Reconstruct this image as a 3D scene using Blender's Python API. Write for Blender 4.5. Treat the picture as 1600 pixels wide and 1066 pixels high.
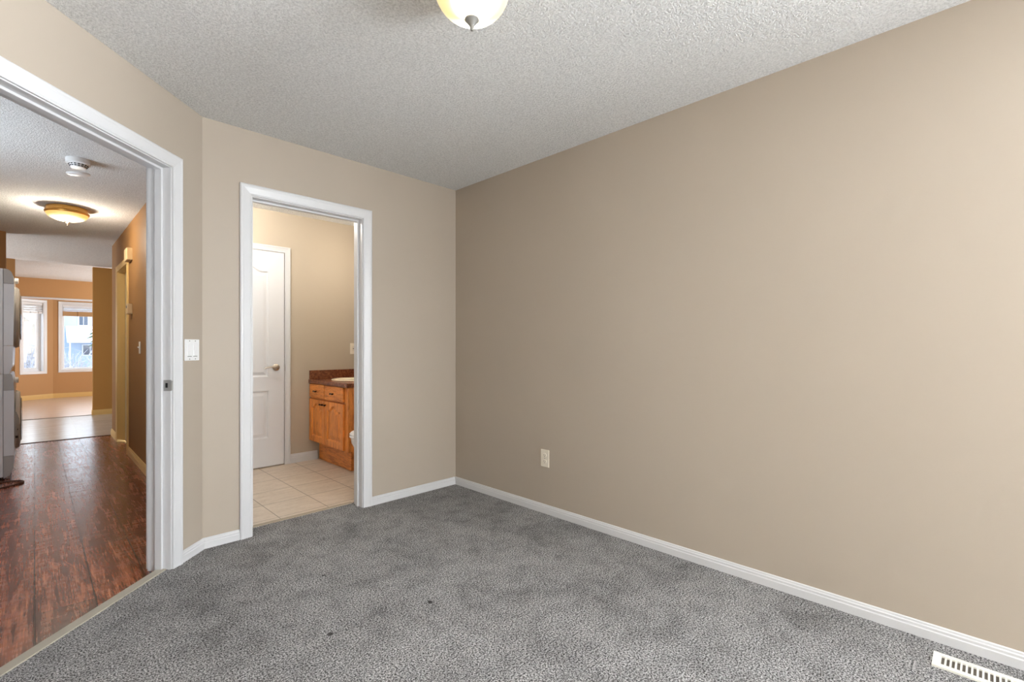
import bpy, bmesh, math, random
from mathutils import Vector, Matrix
random.seed(7)
for o in list(bpy.data.objects): bpy.data.objects.remove(o)
SC = bpy.context.scene
COL = SC.collection
PI = math.pi
def R(d): return math.radians(d)

# ------------------------------------------------------------------ camera, sky, light, exposure
EYE = 1.145
cam = bpy.data.cameras.new('camera'); cam.sensor_width = 36; cam.lens = 746/1600*36
cam.shift_y = 8/1600; cam.clip_start = 0.02; cam.clip_end = 300
co = bpy.data.objects.new('camera', cam); COL.objects.link(co)
co.location = (0, 0, EYE); co.rotation_euler = (R(90), 0, R(-45)); SC.camera = co

world = bpy.data.worlds.new('overcast_sky'); SC.world = world; world.use_nodes = True
bg = world.node_tree.nodes['Background']
bg.inputs[0].default_value = (0.80, 0.90, 1.0, 1); bg.inputs[1].default_value = 4.0

SC.view_settings.view_transform = 'Standard'; SC.view_settings.look = 'None'
SC.view_settings.gamma = 1; SC.view_settings.use_curve_mapping = False
SC.view_settings.exposure = 0.14

def area(name, loc, direction, sx, sy, power, color):
    l = bpy.data.lights.new(name, 'AREA'); l.shape = 'RECTANGLE'; l.size = sx; l.size_y = sy
    l.energy = power; l.color = color
    o = bpy.data.objects.new(name, l); COL.objects.link(o); o.location = loc
    o.rotation_euler = Vector(direction).to_track_quat('-Z', 'Y').to_euler()
    return o
def point(name, loc, power, color, radius=.06):
    l = bpy.data.lights.new(name, 'POINT'); l.energy = power; l.color = color; l.shadow_soft_size = radius
    o = bpy.data.objects.new(name, l); COL.objects.link(o); o.location = loc
    return o
# daylight through the bedroom windows behind the camera: sky light falling in, and light thrown up by the snow outside
area('bedroom_window_sky', (2.53, -2.0, 1.47), (-1, -0.05, -0.2), 1.6, 1.25, 175, (0.88, 0.94, 1.0))
area('bedroom_window_snow', (2.55, -2.0, 1.47), (-1, 0.8, 0.8), 1.6, 1.25, 150, (0.90, 0.95, 1.0))
area('bedroom_end_window_sky', (1.05, -3.27, 1.47), (-0.3, 1, 0.1), 1.6, 1.25, 30, (0.88, 0.94, 1.0))
area('snow_field_glow', (8.0, -6.0, -1.6), (-1.0, 0.75, 0.62), 7.0, 5.0, 9000, (0.90, 0.95, 1.0))
# added area lights that brighten the hall, kitchen and front room from out of view
area('hall_fill_light', (-1.05, 4.1, 1.5), (1, -0.1, 1.5), 1.1, 1.1, 17, (0.80, 0.91, 1.0))  # hall fill, set in a window added for it
area('front_room_fill_light', (2.9, 12.0, 1.4), (-1, 0, 0.25), 1.8, 1.4, 100, (0.95, 0.98, 1.0))
area('kitchen_fill_light', (-2.4, 9.3, 1.5), (1, 0, 0.3), 1.4, 1.2, 80, (0.95, 0.98, 1.0))
# bathroom lamps: over the mirror behind the door jamb, and on the ceiling above the doorway's sight line
point('bathroom_mirror_lamp', (2.30, 4.20, 2.02), 8, (1.0, 0.92, 0.80), .12)
point('bathroom_ceiling_lamp', (1.12, 4.25, 2.36), 25, (1.0, 0.97, 0.92), .08)

# ------------------------------------------------------------------ materials
def lin(c):
    return tuple(((v/255)/12.92 if v/255 <= .04045 else ((v/255+.055)/1.055)**2.4) for v in c)
def mat(name, rgb, rough=.5, metal=0, spec=.5, emit=None, estr=0):
    m = bpy.data.materials.new(name); m.use_nodes = True
    b = m.node_tree.nodes['Principled BSDF']
    b.inputs['Base Color'].default_value = (*lin(rgb), 1)
    b.inputs['Roughness'].default_value = rough; b.inputs['Metallic'].default_value = metal
    b.inputs['Specular IOR Level'].default_value = spec
    if emit: b.inputs['Emission Color'].default_value = (*lin(emit), 1); b.inputs['Emission Strength'].default_value = estr
    return m
class NT:
    def __init__(s, m): s.t = m.node_tree; s.b = s.t.nodes['Principled BSDF']; s.tc = None
    def n(s, typ, **k):
        x = s.t.nodes.new(typ)
        for a, v in k.items():
            if a.startswith('_'): setattr(x, a[1:], v)
            else: x.inputs[a.replace('0', ' ')].default_value = v
        return x
    def l(s, a, b): s.t.links.new(a, b)
    def coord(s, scale=(1,1,1), rot=(0,0,0), loc=(0,0,0)):
        if not s.tc: s.tc = s.t.nodes.new('ShaderNodeTexCoord')
        mp = s.t.nodes.new('ShaderNodeMapping'); s.l(s.tc.outputs['Object'], mp.inputs[0])
        mp.inputs['Scale'].default_value = scale; mp.inputs['Rotation'].default_value = rot; mp.inputs['Location'].default_value = loc
        return mp.outputs[0]
    def noise(s, co, scale, detail=2, rough=.5, dist=0):
        x = s.n('ShaderNodeTexNoise', Scale=scale, Detail=detail, Roughness=rough, Distortion=dist); s.l(co, x.inputs['Vector']); return x.outputs[0]
    def ramp(s, f, stops):
        x = s.t.nodes.new('ShaderNodeValToRGB'); s.l(f, x.inputs[0]); e = x.color_ramp.elements
        while len(e) < len(stops): e.new(.5)
        for i, (p, c) in enumerate(stops):
            e[i].position = p; e[i].color = (*(lin(c) if len(c) == 3 else (c[0],)*3), 1)
        return x.outputs[0]
    def mix(s, a, b, f, mode='MIX'):
        x = s.t.nodes.new('ShaderNodeMix'); x.data_type = 'RGBA'; x.blend_type = mode
        for v, i in ((f, 0), (a, 6), (b, 7)):
            if hasattr(v, 'is_output'): s.l(v, x.inputs[i])
            else: x.inputs[i].default_value = v if i == 0 else (*lin(v), 1)
        return x.outputs[2]
    def bump(s, h, strength, dist, prev=None):
        x = s.n('ShaderNodeBump', Strength=strength, Distance=dist); s.l(h, x.inputs['Height'])
        if prev is not None: s.l(prev, x.inputs['Normal'])
        s.l(x.outputs[0], s.b.inputs['Normal']); return x.outputs[0]
    def color(s, c): s.l(c, s.b.inputs['Base Color'])
    def rough(s, c): s.l(c, s.b.inputs['Roughness'])

def paint(name, rgb, rough=.55):
    m = mat(name, rgb, rough, spec=.35); t = NT(m)
    c = t.coord(); n1 = t.noise(c, 1.1, 3)
    d = tuple(max(0, v-5) for v in rgb); t.color(t.mix(rgb, d, n1))
    t.bump(t.noise(c, 160, 2), .08, .002); return m
PAINT = paint('beige_wall_paint', (181, 169, 154))
HALLPAINT = paint('tan_hall_paint', (154, 112, 66), .6)
FRONTPAINT = paint('tan_front_room_paint', (196, 152, 104), .6)
BATHPAINT = paint('bathroom_beige_paint', (192, 179, 160))
def stipple(name, rgb):
    m = mat(name, rgb, .9, spec=.1); t = NT(m); c = t.coord()
    n1 = t.noise(c, 105, 3, .6); n2 = t.noise(c, 230, 2, .6)
    h = t.mix(n1, n2, .35)
    t.color(t.mix(rgb, tuple(int(v*.86) for v in rgb), t.ramp(h, [(.35, (1,)), (.6, (0,))])))
    t.bump(h, 1.0, .016); return m
CEIL = stipple('stippled_ceiling', (248, 248, 247))
WHITE = mat('white_trim_paint', (214, 214, 215), .35)
def door_white():
    m = mat('white_door_skin', (226, 227, 229), .4); t = NT(m)
    t.bump(t.noise(t.coord((60, 60, 6)), 3, 3), .03, .002); return m
DOORW = door_white()
LAMPLIT = mat('lamplit_trim_paint', (226, 190, 122), .4)  # white trim with the yellow of warm lamplight put into its colour
def carpet():
    m = mat('grey_cut_pile_carpet', (140, 138, 136), .95, spec=.05); t = NT(m); c = t.coord()
    f1 = t.noise(c, 150, 3, .7); f2 = t.noise(c, 330, 2, .6)
    f = t.mix(f1, f2, .4)
    sp = t.ramp(f, [(.40, (28, 27, 26)), (.465, (98, 96, 95)), (.51, (174, 172, 171)), (.575, (230, 228, 227))])
    big = t.noise(c, 3.0, 8, .68, .4)
    lay = t.ramp(big, [(.34, (.64,)), (.48, (.86,)), (.62, (.98,))])
    small = t.ramp(t.noise(c, 11, 3, .6), [(.33, (.80,)), (.55, (1.0,))])
    k = t.mix(lay, small, 1.0, 'MULTIPLY')
    k = t.mix(sp, k, 1.0, 'MULTIPLY')
    for px_, py_, r_ in ((1.251, 1.768, .016), (.831, 1.853, .016), (1.02, 2.35, .010)):      # small dark stains
        d = t.n('ShaderNodeVectorMath', _operation='DISTANCE'); t.l(c, d.inputs[0]); d.inputs[1].default_value = (px_, py_, 0)
        mr = t.n('ShaderNodeMapRange'); mr.inputs[1].default_value = r_*.5; mr.inputs[2].default_value = r_; mr.inputs[3].default_value = .8; mr.inputs[4].default_value = 0
        t.l(d.outputs['Value'], mr.inputs[0]); k = t.mix(k, (40, 34, 30), mr.outputs[0])
    t.color(k)
    t.bump(f, .9, .014); return m
CARPET = carpet()
def wood_floor():
    m = mat('red_brown_plank_floor', (110, 58, 38), .3, spec=.8); t = NT(m)
    c = t.coord(rot=(0, 0, R(90)))
    br = t.n('ShaderNodeTexBrick', Scale=1.0); t.l(c, br.inputs['Vector'])
    br.inputs['Brick Width'].default_value = 1.22; br.inputs['Row Height'].default_value = .197
    br.inputs['Mortar Size'].default_value = .003; br.inputs['Mortar Smooth'].default_value = .3
    br.inputs['Color1'].default_value = (.12, .12, .12, 1); br.inputs['Color2'].default_value = (.95, .95, .95, 1)
    br.inputs['Mortar'].default_value = (0, 0, 0, 1); br.offset = .37
    cg = t.coord((8, .9, 1)); g = t.noise(cg, 2.2, 6, .65, 1.6)
    cf = t.coord((70, 2.2, 1)); g2 = t.noise(cf, 2.0, 3, .6, .4)
    gg = t.mix(g, g2, .38)
    col = t.ramp(gg, [(.34, (58, 24, 14)), (.45, (112, 52, 31)), (.54, (150, 78, 47)), (.64, (196, 118, 74))])
    shade = t.ramp(br.outputs[0], [(0, (.62,)), (1, (1.15,))])
    col = t.mix(col, shade, 1.0, 'MULTIPLY')
    col = t.mix(col, (34, 15, 9), br.outputs[1])
    t.color(col)
    rip = t.noise(t.coord((1.4, 17, 1)), 1.5, 3, .6, .6)
    t.rough(t.ramp(t.mix(rip, gg, .75), [(.38, (.19,)), (.62, (.33,))]))
    b1 = t.bump(rip, .10, .010); b2 = t.bump(gg, .15, .002, b1)
    t.b.inputs['Coat Weight'].default_value = .2; t.b.inputs['Coat Roughness'].default_value = .22
    inv = t.n('ShaderNodeMath', _operation='SUBTRACT'); inv.inputs[0].default_value = 1; t.l(br.outputs[1], inv.inputs[1])
    t.bump(inv.outputs[0], .8, .003, b2)
    return m
WOOD = wood_floor()
def tiles(name, rgb1, rgb2, grout, w, h, ox, oy, offset=0, rough=.35, mortar=.0028):
    m = mat(name, rgb1, rough); t = NT(m); c = t.coord(loc=(-ox, -oy, 0))
    br = t.n('ShaderNodeTexBrick', Scale=1.0); t.l(c, br.inputs['Vector'])
    br.inputs['Brick Width'].default_value = w; br.inputs['Row Height'].default_value = h
    br.inputs['Mortar Size'].default_value = mortar; br.inputs['Mortar Smooth'].default_value = .2; br.offset = offset
    br.inputs['Color1'].default_value = (.2, .2, .2, 1); br.inputs['Color2'].default_value = (.9, .9, .9, 1)
    n1 = t.noise(t.coord((2, 9, 1)), 2.4, 5, .62, .8); n2 = t.noise(t.coord(), 40, 3)
    col = t.mix(rgb1, rgb2, t.ramp(t.mix(n1, n2, .3), [(.38, (0,)), (.62, (1,))]))
    col = t.mix(col, t.ramp(br.outputs[0], [(0, (.94,)), (1, (1.0,))]), 1.0, 'MULTIPLY')
    t.color(t.mix(col, grout, br.outputs[1]))
    inv = t.n('ShaderNodeMath', _operation='SUBTRACT'); inv.inputs[0].default_value = 1; t.l(br.outputs[1], inv.inputs[1])
    t.bump(inv.outputs[0], .5, .003); return m
BTILE = tiles('beige_stone_look_tile', (222, 208, 190), (203, 187, 168), (124, 108, 92), .326, .326, 1.485, 4.03)
KTILE = tiles('pale_grey_kitchen_tile', (206, 200, 192), (190, 182, 172), (226, 220, 210), .62, .44, .40, 8.05, rough=.22)
PALEFLOOR = tiles('pale_pink_beige_planks', (214, 186, 158), (200, 170, 142), (180, 150, 124), 1.2, .18, 0, 10.62, .4, .3, .001)
def oak(name, c1, c2, axis):
    m = mat(name, c1, .35); t = NT(m)
    sc = {'z': (14, 14, 1.6), 'y': (14, 1.6, 14)}[axis]
    g = t.noise(t.coord(sc), 2.6, 5, .6, 1.2); f = t.noise(t.coord(tuple(v*7 for v in sc)), 2, 2)
    h = t.mix(g, f, .4); t.color(t.ramp(h, [(.35, c2), (.5, c1), (.66, tuple(min(255, int(v*1.1)) for v in c1))]))
    t.bump(h, .08, .002); return m
OAKZ = oak('honey_oak_upright_grain', (224, 142, 66), (176, 92, 32), 'z')
OAKY = oak('honey_oak_level_grain', (224, 142, 66), (176, 92, 32), 'y')
def laminate():
    m = mat('speckled_brown_laminate', (110, 62, 36), .25); t = NT(m)
    h = t.mix(t.noise(t.coord(), 38, 5, .7), t.noise(t.coord(), 160, 2), .35)
    t.color(t.ramp(h, [(.34, (58, 28, 18)), (.48, (112, 60, 36)), (.60, (150, 92, 58)), (.72, (178, 124, 84))])); return m
LAM = laminate()
PORC = mat('white_porcelain', (238, 238, 236), .12)
SINKM = mat('cream_porcelain', (240, 226, 196), .15)
BRONZE = mat('dark_bronze', (54, 30, 22), .35, .7)
NICKEL = mat('brushed_nickel', (190, 180, 168), .28, 1)
STEEL = mat('satin_steel', (178, 178, 176), .45, .35)
PLASTIC = mat('white_plastic', (240, 240, 240), .35)
IVORY = mat('ivory_plastic', (236, 228, 212), .4)
TANPL = mat('beige_plastic', (214, 186, 140), .45)
DARK = mat('dark_slot', (26, 25, 24), .7)
GREYSLOT = mat('grey_slot', (128, 128, 126), .7)
ENAMEL = mat('pale_grey_enamel', (224, 225, 227), .25)
ENAMEL2 = mat('silver_grey_plastic', (176, 174, 170), .3)
DOORGREY = mat('smoked_door_plastic', (122, 120, 116), .2)
CORD = mat('brown_cord_rubber', (70, 42, 30), .5)
BRASS = mat('warm_brass', (214, 164, 84), .32, .6)
STRIP = mat('beige_carpet_edge_strip', (176, 168, 152), .8)
THRESH = mat('beige_threshold', (168, 154, 134), .6)
REG = mat('off_white_register_enamel', (232, 230, 220), .4)
VINYL = mat('white_window_vinyl', (236, 238, 240), .3)
BAMBOO = mat('tan_blind_valance', (190, 152, 108), .7)
SHADEW = mat('white_blind_fabric', (226, 228, 230), .8)
def glass():
    m = bpy.data.materials.new('window_glass'); m.use_nodes = True; t = m.node_tree; t.nodes.clear()
    o = t.nodes.new('ShaderNodeOutputMaterial'); mx = t.nodes.new('ShaderNodeMixShader')
    a = t.nodes.new('ShaderNodeBsdfTransparent'); b = t.nodes.new('ShaderNodeBsdfGlossy'); b.inputs['Roughness'].default_value = .02
    mx.inputs[0].default_value = .05
    t.links.new(a.outputs[0], mx.inputs[1]); t.links.new(b.outputs[0], mx.inputs[2]); t.links.new(mx.outputs[0], o.inputs[0]); return m
GLASS = glass()
def bowl_glass(name, hot, edge, s_hot, s_edge, bulbs, reach):
    """Alabaster glass lit from inside: glow falls off with the distance from the two bulbs."""
    m = mat(name, (176, 166, 146), .3); t = NT(m); t.coord()
    acc = None
    for bpos in bulbs:
        d = t.n('ShaderNodeVectorMath', _operation='DISTANCE'); t.l(t.tc.outputs['Object'], d.inputs[0]); d.inputs[1].default_value = bpos
        mr = t.n('ShaderNodeMapRange'); mr.inputs[1].default_value = .02; mr.inputs[2].default_value = reach
        mr.inputs[3].default_value = 1; mr.inputs[4].default_value = 0; mr.interpolation_type = 'SMOOTHSTEP'
        t.l(d.outputs['Value'], mr.inputs[0])
        if acc is None: acc = mr.outputs[0]
        else:
            mm = t.n('ShaderNodeMath', _operation='MAXIMUM'); t.l(acc, mm.inputs[0]); t.l(mr.outputs[0], mm.inputs[1]); acc = mm.outputs[0]
    cl = t.noise(t.tc.outputs['Object'], 9, 3)
    col = t.mix(edge, hot, acc); t.l(col, t.b.inputs['Emission Color'])
    st = t.n('ShaderNodeMapRange'); st.inputs[3].default_value = s_edge; st.inputs[4].default_value = s_hot
    sq = t.n('ShaderNodeMath', _operation='POWER'); t.l(acc, sq.inputs[0]); sq.inputs[1].default_value = 2.2
    t.l(sq.outputs[0], st.inputs[0])
    mul = t.n('ShaderNodeMath', _operation='MULTIPLY'); t.l(st.outputs[0], mul.inputs[0])
    mr2 = t.n('ShaderNodeMapRange'); mr2.inputs[3].default_value = .8; mr2.inputs[4].default_value = 1.15; t.l(cl, mr2.inputs[0]); t.l(mr2.outputs[0], mul.inputs[1])
    t.l(mul.outputs[0], t.b.inputs['Emission Strength']); return m

# ------------------------------------------------------------------ mesh helpers
def obj(name, bm, m, parent=None, smooth=False, loc=None):
    me = bpy.data.meshes.new(name); bmesh.ops.recalc_face_normals(bm, faces=bm.faces[:])
    if smooth:
        for f in bm.faces: f.smooth = True
        for e in bm.edges:
            if len(e.link_faces) == 2 and e.calc_face_angle(0) > R(35): e.smooth = False
    bm.to_mesh(me); bm.free()
    for x in (m if isinstance(m, (list, tuple)) else [m]): me.materials.append(x)
    o = bpy.data.objects.new(name, me); COL.objects.link(o)
    if parent: o.parent = parent
    if loc: o.location = loc
    return o
def tag(o, label, cat, group=None, kind=None):
    o['label'] = label; o['category'] = cat
    if group: o['group'] = group
    if kind: o['kind'] = kind
    return o
def struct(name, bm, m, label, cat, smooth=False):
    return tag(obj(name, bm, m, None, smooth), label, cat, kind='structure')
def thing(name, label, cat, loc=(0,0,0), rz=0, group=None, kind=None):
    o = bpy.data.objects.new(name, None); COL.objects.link(o); o.empty_display_size = .1
    o.location = loc; o.rotation_euler = (0, 0, rz); return tag(o, label, cat, group, kind)
def B(): return bmesh.new()
def box(bm, x0, x1, y0, y1, z0, z1, bev=0, mi=0, seg=2):
    r = bmesh.ops.create_cube(bm, size=1)
    for v in r['verts']:
        v.co = Vector(((x0+x1)/2+v.co.x*(x1-x0), (y0+y1)/2+v.co.y*(y1-y0), (z0+z1)/2+v.co.z*(z1-z0)))
    fs = list({f for v in r['verts'] for f in v.link_faces})
    for f in fs: f.material_index = mi
    if bev:
        es = list({e for v in r['verts'] for e in v.link_edges})
        bmesh.ops.bevel(bm, geom=es, offset=bev, segments=seg, affect='EDGES', profile=.6)
    return bm
def prism(bm, poly, z0, z1, axis='z', mi=0):
    """extrude a 2D polygon; axis z: poly=(x,y); axis y: poly=(x,z) from y=z0..z1; axis x: poly=(y,z)"""
    f = {'z': lambda p, h: (p[0], p[1], h), 'y': lambda p, h: (p[0], h, p[1]), 'x': lambda p, h: (h, p[0], p[1])}[axis]
    a = [bm.verts.new(f(p, z0)) for p in poly]; b = [bm.verts.new(f(p, z1)) for p in poly]
    n = len(poly); fs = [bm.faces.new(a[::-1]), bm.faces.new(b)]
    for i in range(n): fs.append(bm.faces.new((a[i], a[(i+1) % n], b[(i+1) % n], b[i])))
    for q in fs: q.material_index = mi
    return bm
def lathe(bm, prof, seg=48, c=(0,0,0), axis='z', sx=1, sy=1):
    """prof: list of (radius, height); closes ends on the axis when radius is 0"""
    f = {'z': lambda x, y, h: (c[0]+x, c[1]+y, c[2]+h), 'y': lambda x, y, h: (c[0]+x, c[1]+h, c[2]+y), 'x': lambda x, y, h: (c[0]+h, c[1]+x, c[2]+y)}[axis]
    rows = []
    for r, h in prof:
        if r < 1e-6: rows.append([bm.verts.new(f(0, 0, h))])
        else: rows.append([bm.verts.new(f(r*sx*math.cos(2*PI*i/seg), r*sy*math.sin(2*PI*i/seg), h)) for i in range(seg)])
    for a, b in zip(rows, rows[1:]):
        for i in range(seg):
            j = (i+1) % seg
            if len(a) == 1 and len(b) == 1: continue
            if len(a) == 1: bm.faces.new((a[0], b[i], b[j]))
            elif len(b) == 1: bm.faces.new((a[i], a[j], b[0]))
            else: bm.faces.new((a[i], a[j], b[j], b[i]))
    for row in (rows[0], rows[-1]):
        if len(row) > 1: bm.faces.new(row)
    return bm
def tube(bm, pts, r, seg=10):
    pts = [Vector(p) for p in pts]; rows = []
    up = Vector((0, 0, 1))
    for i, p in enumerate(pts):
        d = (pts[min(i+1, len(pts)-1)]-pts[max(i-1, 0)]).normalized()
        s = d.cross(up)
        if s.length < 1e-3: s = d.cross(Vector((1, 0, 0)))
        s.normalize(); u = s.cross(d).normalized()
        rr = r[i] if isinstance(r, (list, tuple)) else r
        rows.append([bm.verts.new(p+(s*math.cos(2*PI*k/seg)+u*math.sin(2*PI*k/seg))*rr) for k in range(seg)])
    for a, b in zip(rows, rows[1:]):
        for k in range(seg): bm.faces.new((a[k], a[(k+1) % seg], b[(k+1) % seg], b[k]))
    bm.faces.new(rows[0]); bm.faces.new(rows[-1][::-1]); return bm
def smooth_path(pts, n=8):
    out = []; P = [Vector(p) for p in pts]
    for i in range(len(P)-1):
        p0, p1, p2, p3 = P[max(i-1, 0)], P[i], P[i+1], P[min(i+2, len(P)-1)]
        for k in range(n):
            t = k/n
            out.append(.5*((2*p1)+(p2-p0)*t+(2*p0-5*p1+4*p2-p3)*t*t+(3*p1-p0-3*p2+p3)*t**3))
    out.append(P[-1]); return out

def wall(name, p0, p1, thick, z0, z1, mats, label, openings=(), side=1):
    """p0->p1 is the room-side face; the solid lies on the left (side=1) or right (-1) of that direction."""
    p0, p1 = Vector((*p0, 0)), Vector((*p1, 0)); d = (p1-p0); L = d.length; d.normalize(); n = Vector((-d.y, d.x, 0))*side
    S = sorted({0, L, *[v for o in openings for v in o[:2]]}); Z = sorted({z0, z1, *[v for o in openings for v in o[2:]]})
    def solid(i, j):
        if not (0 <= i < len(S)-1 and 0 <= j < len(Z)-1): return False
        s, z = (S[i]+S[i+1])/2, (Z[j]+Z[j+1])/2
        return not any(a < s < b and c < z < e for a, b, c, e in openings)
    bm = B(); vs = {}
    def V(i, j, k):
        if (i, j, k) not in vs: vs[i, j, k] = bm.verts.new(p0+d*S[i]+n*thick*k+Vector((0, 0, Z[j])))
        return vs[i, j, k]
    for i in range(len(S)-1):
        for j in range(len(Z)-1):
            if not solid(i, j): continue
            f = bm.faces.new((V(i,j,0), V(i+1,j,0), V(i+1,j+1,0), V(i,j+1,0))); f.material_index = 0
            f = bm.faces.new((V(i,j,1), V(i,j+1,1), V(i+1,j+1,1), V(i+1,j,1))); f.material_index = len(mats)-1
            for di, dj, a, b in ((-1,0,(i,j),(i,j+1)), (1,0,(i+1,j),(i+1,j+1)), (0,-1,(i,j),(i+1,j)), (0,1,(i,j+1),(i+1,j+1))):
                if not solid(i+di, j+dj):
                    f = bm.faces.new((V(*a,0), V(*b,0), V(*b,1), V(*a,1))); f.material_index = 0
    return struct(name, bm, mats, label, 'wall')

BASE_PROF = [(0, 0), (.013, 0), (.013, .034), (.0105, .038), (.0105, .047), (.0075, .051), (.0065, .0575), (.003, .060), (0, .060)]
def base(name, path, label, m=None, prof=BASE_PROF, h=.060, side=1, z=0.0):
    """moulding swept along the wall foot with mitred corners; it sticks out on side*left of the path"""
    k = h/prof[-1][1]; P = [Vector((*p, 0)) for p in path]; bm = B(); rows = []
    for i, p in enumerate(P):
        ds = []
        if i > 0: ds.append((P[i]-P[i-1]).normalized())
        if i < len(P)-1: ds.append((P[i+1]-P[i]).normalized())
        ns = [Vector((-d.y, d.x, 0))*side for d in ds]
        nn = sum(ns, Vector()).normalized(); sc = 1/nn.dot(ns[0])
        rows.append([bm.verts.new(p+nn*sc*a+Vector((0, 0, z+b*k))) for a, b in prof])
    for a, b in zip(rows, rows[1:]):
        for i in range(len(prof)): bm.faces.new((a[i], a[(i+1) % len(prof)], b[(i+1) % len(prof)], b[i]))
    bm.faces.new(rows[0]); bm.faces.new(rows[-1][::-1])
    return struct(name, bm, m or WHITE, label, 'baseboard')

CAS = [(0, 0), (0, .010), (.006, .0125), (.012, .0105), (.018, .0115), (.046, .0155), (.052, .018), (.060, .018), (.066, .0135), (.066, 0)]
def casing_bm(bm, o, s, n, s0, s1, zt, prof=CAS, w=.066, z0=0, closed=False):
    """moulding around an opening in the plane o + s*S + z, sticking out along n"""
    o, s, n = Vector(o), Vector(s), Vector(n); k = w/.066; rows = []
    corners = [(s0, z0, -1, -1 if closed else 0), (s0, zt, -1, 1), (s1, zt, 1, 1), (s1, z0, 1, -1 if closed else 0)]
    for a, z, da, dz in corners:
        rows.append([bm.verts.new(o+s*(a+da*p*k)+n*q+Vector((0, 0, z+dz*p*k))) for p, q in prof])
    if closed: rows.append(rows[0])
    for a, b in zip(rows, rows[1:]):
        for i in range(len(prof)): bm.faces.new((a[i], a[(i+1) % len(prof)], b[(i+1) % len(prof)], b[i]))
    if not closed: bm.faces.new(rows[0]); bm.faces.new(rows[-1][::-1])
    return bm
def obox(bm, o, s, n, a0, a1, b0, b1, z0, z1, bev=0):
    """box in wall coordinates: a along s, b along n"""
    r0 = set(bm.verts); box(bm, a0, a1, b0, b1, z0, z1, bev)
    M = Matrix(((s[0], n[0], 0, o[0]), (s[1], n[1], 0, o[1]), (0, 0, 1, 0), (0, 0, 0, 1)))
    for v in bm.verts:
        if v not in r0: v.co = M @ v.co
    return bm
def panel_cell(bm, o, u, n, a0, a1, z0, z1, ia, ib, iz0, iz1, rise=0, d=(.006, .001), inset=(.010, .032)):
    """front of a door: flat field a0..a1 x z0..z1 with a moulded raised panel ia..ib x iz0..iz1 (arched top when rise > 0)"""
    o, u, n = Vector(o), Vector(u), Vector(n); N = 24
    def top(t):
        return .5-.5*math.cos(2*PI*min(max((t-.12)/.76, 0), 1)) if rise else 0
    def loop(m, dep):
        L = [(ia+m, iz0+m), (ib-m, iz0+m)]
        L += [(ib-m+(ia-ib+2*m)*k/N, iz1-m-rise+rise*top(k/N)) for k in range(N+1)]
        return [bm.verts.new(o+u*a+n*dep+Vector((0, 0, z))) for a, z in L]
    O = [(a0, z0), (a1, z0)]+[(a1+(a0-a1)*k/N, z1) for k in range(N+1)]
    rows = [[bm.verts.new(o+u*a+Vector((0, 0, z))) for a, z in O], loop(0, 0), loop(inset[0], -d[0]), loop(inset[0]+.006, -d[0]), loop(inset[1], -d[1])]
    for a, b in zip(rows, rows[1:]):
        for i in range(len(a)):
            j = (i+1) % len(a); bm.faces.new((a[i], a[j], b[j], b[i]))
    bm.faces.new(rows[-1]); return bm

# ------------------------------------------------------------------ room shell
S2 = math.sqrt(.5)
XW = 2.478; YB = 3.142; H = 2.44; T = .12
def dg(D, X): return ((D+X)*S2, (D-X)*S2)          # along / across the diagonal entry wall
XL = -1.748                                         # its room face
# bedroom
wall('wall_right', (XW, -3.2), (XW, 5.1), T, -.06, H, [PAINT], 'long beige wall at the right of the bedroom, with a low socket', [(.4, 2.0, .85, 2.1)], side=-1)
wall('wall_back', (.60, YB), (XW, YB), T, -.06, H, [PAINT, BATHPAINT], 'beige wall with the narrow bathroom doorway', [(.92-.60-.018, 1.645-.60+.018, -.06, 2.062)])
wall('wall_entry', dg(2.80, XL), dg(1.182, XL), T, -.06, H, [PAINT, HALLPAINT], 'angled beige wall with the wide hall doorway and double switch', [(2.80-2.446-.018, 2.80-1.576+.018, -.06, 2.077)], side=-1)
wall('wall_west', (-.40, 2.12), (-.40, -3.2), T, -.06, H, [PAINT, HALLPAINT], 'beige bedroom wall behind the entry door', side=-1)
wall('wall_south', (-.52, -3.2), (2.6, -3.2), T, -.06, H, [PAINT], 'beige bedroom wall with a window behind the viewpoint', [(.77, 2.37, .85, 2.1)], side=-1)
struct('floor', prism(B(), [(-.42, -3.22), (2.49, -3.22), (2.49, YB+.05), (1.66, YB+.05), (1.66, 3.295), (.90, 3.295), (.90, YB+.05), (.62, YB+.05), dg(2.46, -1.785), dg(1.55, -1.785), (-.42, 2.05)], -.03, 0),
       CARPET, 'speckled grey cut pile bedroom carpet', 'carpet')
struct('ceiling', prism(B(), [(-.52, -3.32), (2.6, -3.32), (2.6, 3.2), (.62, 3.2), dg(1.30, -1.80), (-.52, 1.9)], H, H+.1), CEIL, 'white stippled bedroom ceiling', 'ceiling')
base('baseboard_right', [(XW, -3.2), (XW, YB)], 'white moulded baseboard along the long right wall', side=1)
base('baseboard_back', [(1.711, YB), (XW-.0125, YB)], 'white baseboard between bathroom doorway and room corner', side=-1)
base('baseboard_entry', [(.858, YB), (.673-.0012, YB), dg(2.517, XL)], 'short white baseboard bending around the corner between the two doorways', side=1)
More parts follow.
